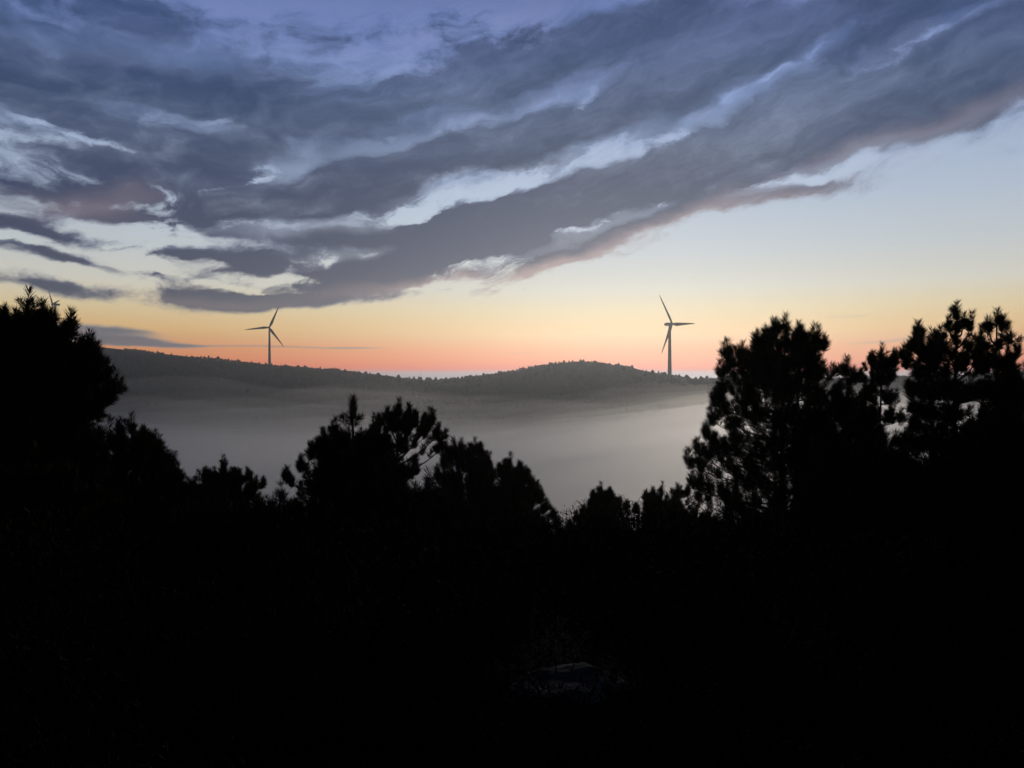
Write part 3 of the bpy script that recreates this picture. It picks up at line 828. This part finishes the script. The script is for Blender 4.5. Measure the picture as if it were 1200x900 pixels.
NT = 0
NT += pine('large dark pine at the left edge, its crown rising above the ridge line', (30, 338), 13.5,
     [(352, 18, 8), (366, 30, 18), (378, 42, 46), (395, 60, 70), (420, 90, 98), (445, 100, 105), (468, 100, 88), (500, 110, 95), (580, 130, 120), (700, 140, 140)], 3,
     leaders=[(4, 362, 0.5, 1.0), (50, 352, 0.4, 0.9), (83, 363, 0.6, 0.95), (104, 388, 0.6, 0.9), (112, 404, 0.5, 0.9), (122, 421, 0.5, 0.9), (127, 446, 0.5, 0.9), (112, 468, 0.4, 0.8)], whorl=0.24, nbr=7, dens=4.4, cl=0.36, w=1.15, per=84, trunk_r=0.10, fill=1.8)
NT += pine('bushy pine below the large left pine, sloping down to the right', (155, 484), 16.0,
     [(500, 25, 18), (520, 60, 34), (545, 80, 52), (570, 100, 72), (610, 120, 84), (680, 120, 95)], 5,
     leaders=[(178, 510, 0.5, 0.9), (196, 525, 0.5, 0.9), (140, 490, 0.4, 0.9), (210, 548, 0.5, 0.8), (222, 563, 0.4, 0.8), (186, 520, 0.4, 0.8), (168, 500, 0.4, 0.8)], whorl=0.24, nbr=7, dens=3.8, cl=0.36, per=84)
NT += pine('low rounded pine standing in the dip left of the central pines', (262, 533), 21.0,
     [(546, 20, 22), (560, 36, 40), (578, 46, 56), (610, 60, 62), (680, 70, 70)], 8, leaders=[(290, 549, 0.4, 0.8), (241, 548, 0.4, 0.8), (308, 560, 0.4, 0.7)],
     whorl=0.26, nbr=7, dens=3.0, cl=0.34, per=84, mat=M_needle_b)
NT += pine('dense broad pine in the centre with one thick candle-topped leader', (414, 463), 15.5,
     [(484, 8, 8), (494, 20, 22), (505, 42, 36), (520, 52, 50), (540, 62, 66), (560, 76, 80), (600, 90, 95), (690, 100, 105)], 12,
     leaders=[(392, 490, 0.5, 1.0), (440, 486, 0.45, 1.0), (376, 512, 0.5, 0.8), (366, 518, 0.5, 0.8), (354, 534, 0.5, 0.8), (336, 548, 0.5, 0.75)],
     lead=1.5, whorl=0.19, nbr=8, dens=4.4, cl=0.34, w=1.0, per=84)
NT += pine('thin open-crowned pine with bare stem showing, beside the dense central pine', (467, 467), 15.0,
     [(480, 15, 15), (492, 18, 20), (508, 16, 22), (530, 14, 20), (560, 24, 30), (640, 50, 50)], 21,
     leaders=[(454, 478, 0.45, 0.85), (479, 474, 0.45, 0.85), (505, 478, 0.75, 1.0), (512, 497, 0.6, 0.8), (486, 482, 0.4, 0.8), (516, 512, 0.5, 0.8), (497, 492, 0.5, 0.7)],
     whorl=0.42, nbr=4, dens=1.2, cl=0.30, w=0.95, per=84, trunk_r=0.05, fill=0.05)
NT += pine('bushy twin-topped pine right of the thin open pine', (556, 513), 17.5,
     [(526, 12, 10), (540, 34, 20), (556, 44, 28), (575, 52, 32), (595, 58, 36), (640, 66, 50), (690, 70, 70)], 27,
     leaders=[(533, 513, 0.4, 1.0), (541, 515, 0.35, 0.9), (563, 519, 0.3, 0.9), (571, 534, 0.4, 0.8), (525, 521, 0.4, 0.8), (520, 530, 0.4, 0.8), (550, 520, 0.3, 0.8), (512, 545, 0.4, 0.8)],
     whorl=0.25, nbr=7, dens=3.0, cl=0.36, per=84)
NT += pine('conical pine whose long skirt falls to the gap in the middle', (599, 531), 19.0,
     [(544, 9, 9), (558, 15, 16), (574, 21, 24), (590, 32, 34), (606, 44, 46), (622, 54, 60), (690, 70, 72)], 31,
     leaders=[(585, 543, 0.3, 0.8), (609, 541, 0.3, 0.8), (617, 549, 0.4, 0.8), (623, 557, 0.4, 0.9), (633, 574, 0.4, 0.8), (647, 596, 0.4, 0.7), (653, 606, 0.4, 0.7), (640, 586, 0.4, 0.7), (628, 566, 0.4, 0.8), (592, 539, 0.3, 0.7)],
     whorl=0.24, nbr=7, dens=3.0, cl=0.34, per=84, mat=M_needle_b)
NT += pine('small pointed pine on the right side of the central gap', (704, 565), 22.0,
     [(576, 9, 9), (588, 17, 17), (600, 26, 26), (614, 33, 40), (640, 45, 55), (690, 55, 70)], 37,
     leaders=[(695, 575, 0.3, 0.7), (726, 582, 0.4, 0.8), (684, 592, 0.4, 0.7), (676, 600, 0.4, 0.7), (746, 590, 0.4, 0.7), (714, 572, 0.3, 0.7), (668, 610, 0.4, 0.7), (734, 587, 0.4, 0.7)], whorl=0.20, nbr=8, dens=3.2, cl=0.32, per=84, mat=M_needle_b)
NT += pine('flat-topped young pine tucked between the pointed pine and the tall right pine', (775, 565), 23.0,
     [(572, 14, 12), (580, 19, 30), (600, 22, 42), (640, 36, 50), (690, 50, 60)], 41,
     leaders=[(758, 575, 0.3, 0.8), (765, 571, 0.3, 0.8), (793, 567, 0.3, 0.9), (806, 566, 0.4, 0.9), (820, 572, 0.3, 0.9)], whorl=0.22, nbr=8, dens=3.0, cl=0.36, per=84, mat=M_needle_b)
NT += pine('tallest broad pine right of centre, two stems showing against the fog', (919, 367), 17.0,
     [(382, 18, 14), (396, 42, 36), (412, 66, 44), (430, 72, 60), (450, 72, 66), (475, 78, 56), (500, 88, 54), (525, 96, 56), (550, 106, 66), (580, 104, 76), (640, 90, 90)], 47,
     leaders=[(851, 398, 0.9, 1.0), (957, 379, 0.5, 1.1), (886, 388, 0.5, 0.95), (898, 383, 0.4, 0.9), (937, 378, 0.35, 0.9), (908, 374, 0.3, 0.8), (870, 402, 0.6, 0.9), (965, 392, 0.4, 0.8), (990, 418, 0.5, 0.9), (1000, 432, 0.4, 0.8),
              (828, 496, 0.4, 0.8), (818, 514, 0.4, 0.8), (808, 526, 0.4, 0.9), (836, 458, 0.4, 0.8), (846, 420, 0.5, 0.9), (812, 553, 0.4, 0.8), (849, 438, 0.5, 0.9), (843, 452, 0.5, 0.9), (846, 468, 0.5, 0.9), (834, 476, 0.4, 0.9), (855, 409, 0.5, 0.9), (822, 534, 0.4, 0.8), (838, 510, 0.4, 0.9)],
     whorl=0.34, nbr=7, dens=2.6, cl=0.38, w=1.25, per=84, trunk_r=0.09, gap=0.0, twin=(936, 420), fill=0.8)
NT += pine('slim pole-like young pine with a tufted tip, right of the tallest pine', (1033, 402), 17.5,
     [(414, 6, 6), (428, 12, 14), (445, 12, 16), (470, 24, 24), (520, 40, 40), (640, 60, 60)], 53,
     leaders=[(1021, 412, 0.4, 0.8), (1048, 409, 0.4, 0.8), (1010, 432, 0.4, 0.8)], whorl=0.40, nbr=4, dens=1.5, cl=0.30, w=0.9, per=84, trunk_r=0.045, fill=0.1)
NT += pine('tall knobbly pine near the right edge with the highest tuft of its group', (1121, 353), 15.0,
     [(366, 9, 9), (380, 12, 14), (396, 16, 22), (412, 26, 34), (430, 46, 52), (460, 60, 70), (520, 66, 80), (640, 90, 90)], 59,
     leaders=[(1112, 371, 0.25, 0.8), (1129, 368, 0.25, 0.8), (1138, 366, 0.45, 0.95), (1102, 384, 0.35, 0.7), (1106, 396, 0.35, 0.8), (1136, 392, 0.35, 0.9), (1122, 388, 0.2, 0.9), (1116, 404, 0.25, 0.9), (1130, 406, 0.25, 0.9), (1146, 402, 0.5, 0.9), (1096, 404, 0.5, 0.9), (1122, 374, 0.2, 0.8)],
     whorl=0.42, nbr=5, dens=1.5, cl=0.30, w=1.0, per=84, trunk_r=0.06, gap=0.1, fill=0.12, start=418)
NT += pine('pine with a round dark head left of the tall knobbly pine', (1092, 386), 15.8,
     [(398, 10, 10), (412, 20, 20), (428, 30, 28), (450, 36, 36), (500, 40, 44), (640, 70, 70)], 61,
     leaders=[(1076, 378, 0.7, 0.9), (1070, 395, 0.4, 0.8), (1060, 405, 0.5, 0.9)], whorl=0.36, nbr=5, dens=1.8, cl=0.30, w=1.25, per=84, gap=0.1, fill=0.22)
NT += pine('pine with splayed upturned limbs between the knobbly pine and the right edge', (1167, 362), 14.6,
     [(376, 7, 7), (392, 12, 12), (410, 18, 18), (430, 36, 36), (470, 52, 60), (640, 80, 80)], 67,
     leaders=[(1159, 372, 0.3, 0.8), (1175, 370, 0.35, 0.8), (1183, 384, 0.6, 0.95), (1150, 383, 0.5, 0.95), (1156, 392, 0.4, 0.9), (1172, 392, 0.4, 0.7), (1193, 398, 0.6, 0.9), (1144, 404, 0.5, 0.9), (1162, 406, 0.3, 0.9), (1180, 410, 0.4, 0.9)],
     whorl=0.42, nbr=5, dens=1.3, cl=0.30, w=1.0, per=84, trunk_r=0.05, gap=0.1, fill=0.08, start=420)
NT += pine('low pine filling the notch between the tallest pine and the slim pole-like pine', (994, 446), 18.5,
     [(456, 14, 16), (470, 30, 34), (500, 46, 50), (560, 60, 66), (640, 70, 70)], 71, leaders=[(1012, 452, 0.3, 0.8), (978, 452, 0.3, 0.8), (1024, 446, 0.4, 0.7)],
     whorl=0.24, nbr=8, dens=3.2, cl=0.32, per=84)
NT += pine('dark pine cut by the right edge, below the splayed limbs', (1204, 410), 14.0,
     [(420, 20, 20), (440, 46, 40), (480, 60, 60), (640, 90, 90)], 73, leaders=[(1186, 418, 0.3, 0.9)], fill=0.5, whorl=0.34, nbr=6, dens=2.4, cl=0.34, per=84)
# lower pines that close the wood under the crowns, black in the half-light
LOW = [(45, 520, 11.0, 'squat black pine under the large pine at the left edge'), (120, 560, 12.5, 'squat black pine under the bushy left pine'), (229, 560, 18.5, 'squat black pine under the low rounded pine'),
       (328, 565, 16.0, 'squat black pine under the left flank of the central pine'), (440, 545, 13.0, 'squat black pine in front of the dense central pine'), (500, 548, 13.8, 'squat black pine under the thin open pine'),
       (548, 596, 14.5, 'squat black pine under the twin-topped pine'), (618, 618, 15.5, 'squat black pine under the skirt of the conical pine'), (656, 612, 18.0, 'squat black pine closing the foot of the central gap'),
       (736, 602, 18.5, 'squat black pine under the small pointed pine'), (816, 582, 18.5, 'squat black pine under the flat-topped young pine'), (850, 590, 15.0, 'squat black pine under the tallest pine, left side'),
       (905, 578, 14.0, 'squat black pine at the foot of the tallest pine'), (985, 510, 14.5, 'squat black pine under the notch beside the tallest pine'), (1035, 500, 14.0, 'squat black pine under the slim pole-like pine'),
       (1085, 530, 13.0, 'squat black pine under the tall knobbly pine'), (1185, 470, 12.5, 'squat black pine in the dark at the right edge'), (1150, 480, 17.0, 'squat black pine behind the tall knobbly pine')]
for i, (px_, py_, d_, lb) in enumerate(LOW):
    NT += pine(lb, (px_, py_), d_, [(py_ + 12, 20, 20), (py_ + 30, 42, 42), (py_ + 70, 62, 62), (py_ + 140, 85, 85)], 100 + i, whorl=0.26, nbr=8, dens=3.0, cl=0.32, w=1.15, per=44, nw=0.014, fill=1.6)
print('needle triangles', NT)

# ------------------------------------------------------------------ low heath bushes in front of the pines
def bush(px, d, hgt, wid, seed, label):
    T = Pine(seed); r = T.r
    x = (px - 600) / 900.0 * d; b = np.array([x, d, gz(x, d) - 0.05])
    n = int(150 * wid * max(hgt, 0.5))
    for k in range(n):
        a = r.uniform(0, 6.28); q = math.sqrt(r.rand()) * wid * 0.5
        top = hgt * (1 - 0.75 * (q / (wid * 0.5)) ** 2) * r.uniform(0.35, 1.0)
        p = b + np.array([q * math.cos(a), q * math.sin(a), max(0.02, top - 0.2)])
        T.tuft(p, (math.cos(a) * 0.5 + r.normal(0, 0.3), math.sin(a) * 0.5 + r.normal(0, 0.3), 0.9), r.uniform(0.14, 0.26), 0.6)
        if k % 5 == 0:
            T.limbs.tube([b + np.array([0.1 * r.normal(), 0.1 * r.normal(), 0]), (b + p) * 0.5 + np.array([0, 0, 0.05]), p], [0.014, 0.01, 0.006], 4)
    e = empty('heath_bush', tuple(b)); tag(e, label, 'bush', 'heath bushes on the dark slope')
    lm = T.limbs.mesh('stems', True); lm.transform(Matrix.Translation(Vector(-b)))
    mesh_obj('stems', lm, M_bark, e)
    mesh_obj('foliage', tri_mesh('foliage', T.needles(46, 0.15, 0.012) - b), M_scrub, e)
for k, (px_, d_, h_, w_, lb) in enumerate([
    (40, 8.6, 0.75, 2.2, 'black heath bush below the large pine at the left edge'), (165, 9.2, 0.70, 2.0, 'black heath bush below the bushy left pine'), (285, 8.4, 0.65, 1.9, 'black heath bush below the low rounded pine'),
    (395, 9.0, 0.72, 2.0, 'black heath bush below the dense central pine'), (500, 8.2, 0.62, 1.8, 'black heath bush below the thin open pine'), (600, 9.3, 0.66, 2.0, 'black heath bush below the conical pine'),
    (700, 8.8, 0.66, 2.1, 'black heath bush below the small pointed pine'), (795, 9.4, 0.68, 2.0, 'black heath bush below the flat-topped young pine'), (890, 8.6, 0.72, 2.1, 'black heath bush below the tallest pine'),
    (1000, 9.0, 0.72, 2.2, 'black heath bush below the slim pole-like pine'), (1105, 8.3, 0.75, 2.1, 'black heath bush below the tall knobbly pine'), (1185, 8.8, 0.8, 2.0, 'black heath bush in the dark at the right edge'),
    (455, 5.6, 0.42, 1.2, 'faint rounded bush in the dark left of the boulder'), (540, 6.1, 0.36, 1.0, 'faint low bush just behind the boulder, to its left'), (800, 6.0, 0.42, 1.3, 'black low bush right of the boulder')]):
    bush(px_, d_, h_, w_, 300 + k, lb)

# ------------------------------------------------------------------ undergrowth and the pale boulder
r = np.random.RandomState(5)
n = 100000
uy = 2.2 + 17 * r.rand(n) ** 1.9; ux = r.uniform(-1, 1, n) * (0.78 * uy + 1.2)
hh = np.clip(0.14 + 0.55 * (fbm(ux / 1.4, uy / 1.4, 3) + 0.35), 0.08, 1.1) * (0.25 + 0.75 * sstep(2.0, 7.0, uy))
rockp = np.array([0.33, 4.5])
dr = np.hypot((ux - rockp[0]) / 0.44, (uy - rockp[1] + 0.12) / 0.52)
ok = dr > 1.0
ux, uy, hh = ux[ok], uy[ok], hh[ok] + 0.05
uz = ground_z(ux, uy)
m_ = len(ux); K = 5
c = np.stack([ux, uy, uz], -1)[:, None, :] + np.stack([r.normal(0, 0.08, (m_, K)), r.normal(0, 0.08, (m_, K)), r.rand(m_, K) * hh[:, None]], -1)
d = r.normal(size=(m_, K, 3)); d[..., 2] = np.abs(d[..., 2]) + 0.5; d /= np.linalg.norm(d, axis=-1, keepdims=True)
s = np.cross(d, r.normal(size=d.shape)); s /= np.linalg.norm(s, axis=-1, keepdims=True)
sc = np.minimum(0.6 + uy / 20.0, 1.2)[:, None, None]
ln = r.uniform(0.04, 0.10, (m_, K, 1)) * sc
tri = np.stack([c - s * 0.007 * sc, c + s * 0.007 * sc, c + d * ln], -2).reshape(-1, 3, 3)
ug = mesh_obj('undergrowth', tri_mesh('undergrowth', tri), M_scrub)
tag(ug, 'near-black heath and scrub covering the slope below the pines', 'undergrowth', kind='stuff')

mb = MB(); nu, nv = 40, 24; v = []
for j in range(nv + 1):
    ph = math.pi * (j / nv - 0.5)
    for i in range(nu):
        a = 2 * math.pi * i / nu
        c_, s_ = math.cos(a), math.sin(a)
        p = np.array([math.copysign(abs(c_) ** 0.8, c_) * math.cos(ph) ** 0.8, math.copysign(abs(s_) ** 0.8, s_) * math.cos(ph) ** 0.8, math.sin(ph)])
        f_ = 1 + 0.16 * float(fbm(p[0] * 1.6 + 3 + p[2], p[1] * 1.6 + 7 - p[2], 4))
        p = p * f_ * np.array([0.37, 0.30, 0.22])
        p[2] = min(p[2], 0.15 + 0.02 * float(fbm(p[0] * 6, p[1] * 6, 3)) + 0.03 * p[0])
        v.append(p)
f = [[j * nu + i, j * nu + (i + 1) % nu, (j + 1) * nu + (i + 1) % nu, (j + 1) * nu + i] for j in range(nv) for i in range(nu)]
mb.add(v, f)
rock = mesh_obj('boulder', mb.mesh('boulder', True), M_stone)
rock.location = (rockp[0], rockp[1], gz(*rockp) - 0.02)
tag(rock, 'pale flat-topped boulder barely visible in the dark foreground', 'boulder')
HAZE_D = 0.00016
FOG_G = 0.80
SUN_E = 1.1
FOGS = [('fog_bank', -14, 0.014, 1, 3.0, 'thick grey fog filling the valley below the ridges'),
        ('fog_veil', -4, 0.0045, 3, 5.0, 'thinner pale fog lying over the valley fog'),
        ('fog_veil', 8, 0.0020, 5, 8.0, 'soft upper fog thinning out against the hill feet'),
        ('fog_wisps', 22, 0.0011, 6, 11.0, 'faint mist drifting up the far slopes above the valley fog'),
        ('fog_wisps', 40, 0.0005, 8, 15.0, 'faintest mist veiling the flank of the long ridge')]
# ------------------------------------------------------------------ air: haze box, valley fog, afterglow
def vol_mat(name, colr, dens, aniso):
    m = bpy.data.materials.new(name); m.use_nodes = True
    t = m.node_tree; t.nodes.clear()
    p = t.nodes.new('ShaderNodeVolumePrincipled')
    p.inputs['Color'].default_value = (*colr, 1); p.inputs['Density'].default_value = dens; p.inputs['Anisotropy'].default_value = aniso
    o = t.nodes.new('ShaderNodeOutputMaterial'); t.links.new(p.outputs[0], o.inputs['Volume'])
    return m
hz = MB(); X0, X1, Y0, Y1, Z0, Z1 = -4100, 4100, -4100, 4100, -125, 215
hz.add([(X0, Y0, Z0), (X1, Y0, Z0), (X1, Y1, Z0), (X0, Y1, Z0), (X0, Y0, Z1), (X1, Y0, Z1), (X1, Y1, Z1), (X0, Y1, Z1)],
       [[3, 2, 1, 0], [4, 5, 6, 7], [0, 1, 5, 4], [1, 2, 6, 5], [2, 3, 7, 6], [3, 0, 4, 7]])
haze = mesh_obj('haze', hz.mesh('haze'), vol_mat('haze_air', (0.76, 0.85, 0.95), HAZE_D, 0.70))
tag(haze, 'thin dusk haze between the near slope and the far ridges', 'haze', kind='stuff')

def fog_layer(name, lift, dens, seed, rough, label):
    xs_ = np.linspace(-1700, 1700, 90); ys_ = np.concatenate([np.linspace(95, 400, 26), np.linspace(415, 1340, 70)])
    X, Y = np.meshgrid(xs_, ys_, indexing='ij')
    px_ = 600 + 900 * X / Y
    top = np.interp(px_, [-300, 0, 200, 400, 540, 700, 840, 1000, 1400], [-58, -56, -54, -53, -49, -33, -19, -16, -16])
    near = np.interp(Y, [95, 250, 500, 800, 1000], [-24, -18, -10, -4, 0])
    edge = np.clip(np.minimum((1700 - np.abs(X)) / 250, (Y - 95) / 60), 0, 1)
    lift = lift * np.interp(px_, [250, 640, 840], [1.0, 0.5, 0.3])
    Zt = top + near + lift + rough * fbm(X / 170.0 + seed, Y / 120.0 + seed * 2, 4)
    Zb = np.full_like(Zt, -118.0 - seed * 0.7)
    Zt = Zb + (Zt - Zb) * (0.02 + 0.98 * edge)
    m_, n_ = X.shape
    v = np.concatenate([np.stack([X, Y, Zt], -1).reshape(-1, 3), np.stack([X, Y, Zb], -1).reshape(-1, 3)])
    i = np.arange(m_ * n_).reshape(m_, n_); B = m_ * n_
    q = np.stack([i[:-1, :-1], i[1:, :-1], i[1:, 1:], i[:-1, 1:]], -1).reshape(-1, 4)
    fs = [list(a) for a in q] + [list(a[::-1] + B) for a in q]
    def wall(line):
        for a, b in zip(line[:-1], line[1:]): fs.append([int(b), int(a), int(a) + B, int(b) + B])
    wall(i[:, 0]); wall(i[-1, :]); wall(i[::-1, -1]); wall(i[0, ::-1])
    me_ = bpy.data.meshes.new(name); me_.from_pydata(v.tolist(), [], [[int(k) for k in a] for a in fs])
    me_.polygons.foreach_set('use_smooth', [True] * len(me_.polygons)); me_.update()
    o = mesh_obj(name, me_, vol_mat(name + '_vapour', (0.99, 0.99, 0.99), dens, FOG_G))
    tag(o, label, 'fog', kind='stuff')
for (nm, lift, dens, seed, rough, lb) in FOGS:
    fog_layer(nm, lift, dens, seed, rough, lb)

sun = bpy.data.lights.new('sun', 'SUN'); so = bpy.data.objects.new('sun', sun); col.objects.link(so)
sun.energy = SUN_E; sun.angle = R(14.0); sun.color = (1.0, 0.86, 0.70)
v_ = Vector((math.sin(SUN_AZ) * math.cos(R(5)), math.cos(SUN_AZ) * math.cos(R(5)), math.sin(R(5))))
so.rotation_euler = (-v_).to_track_quat('-Z', 'Y').to_euler()
# ------------------------------------------------------------------ camera, view and render settings
cam = bpy.data.cameras.new('camera'); co = bpy.data.objects.new('camera', cam); col.objects.link(co)
co.location = (0, 0, CAMZ); co.rotation_euler = (R(90) - PITCH, 0, 0)
cam.sensor_width = 36.0; cam.lens = 27.0
cam.clip_start = 0.05; cam.clip_end = 30000
scene.camera = co
vs = scene.view_settings
scene.display_settings.display_device = 'sRGB'
vs.view_transform = 'Standard'; vs.look = 'None'; vs.gamma = 1.0; vs.exposure = 0.0; vs.use_curve_mapping = False
cy = scene.cycles
cy.use_denoising = True
cy.max_bounces = 9; cy.diffuse_bounces = 2; cy.glossy_bounces = 2; cy.transparent_max_bounces = 16; cy.volume_bounces = 7
cy.sample_clamp_indirect = 4.0
scene.render.use_persistent_data = False
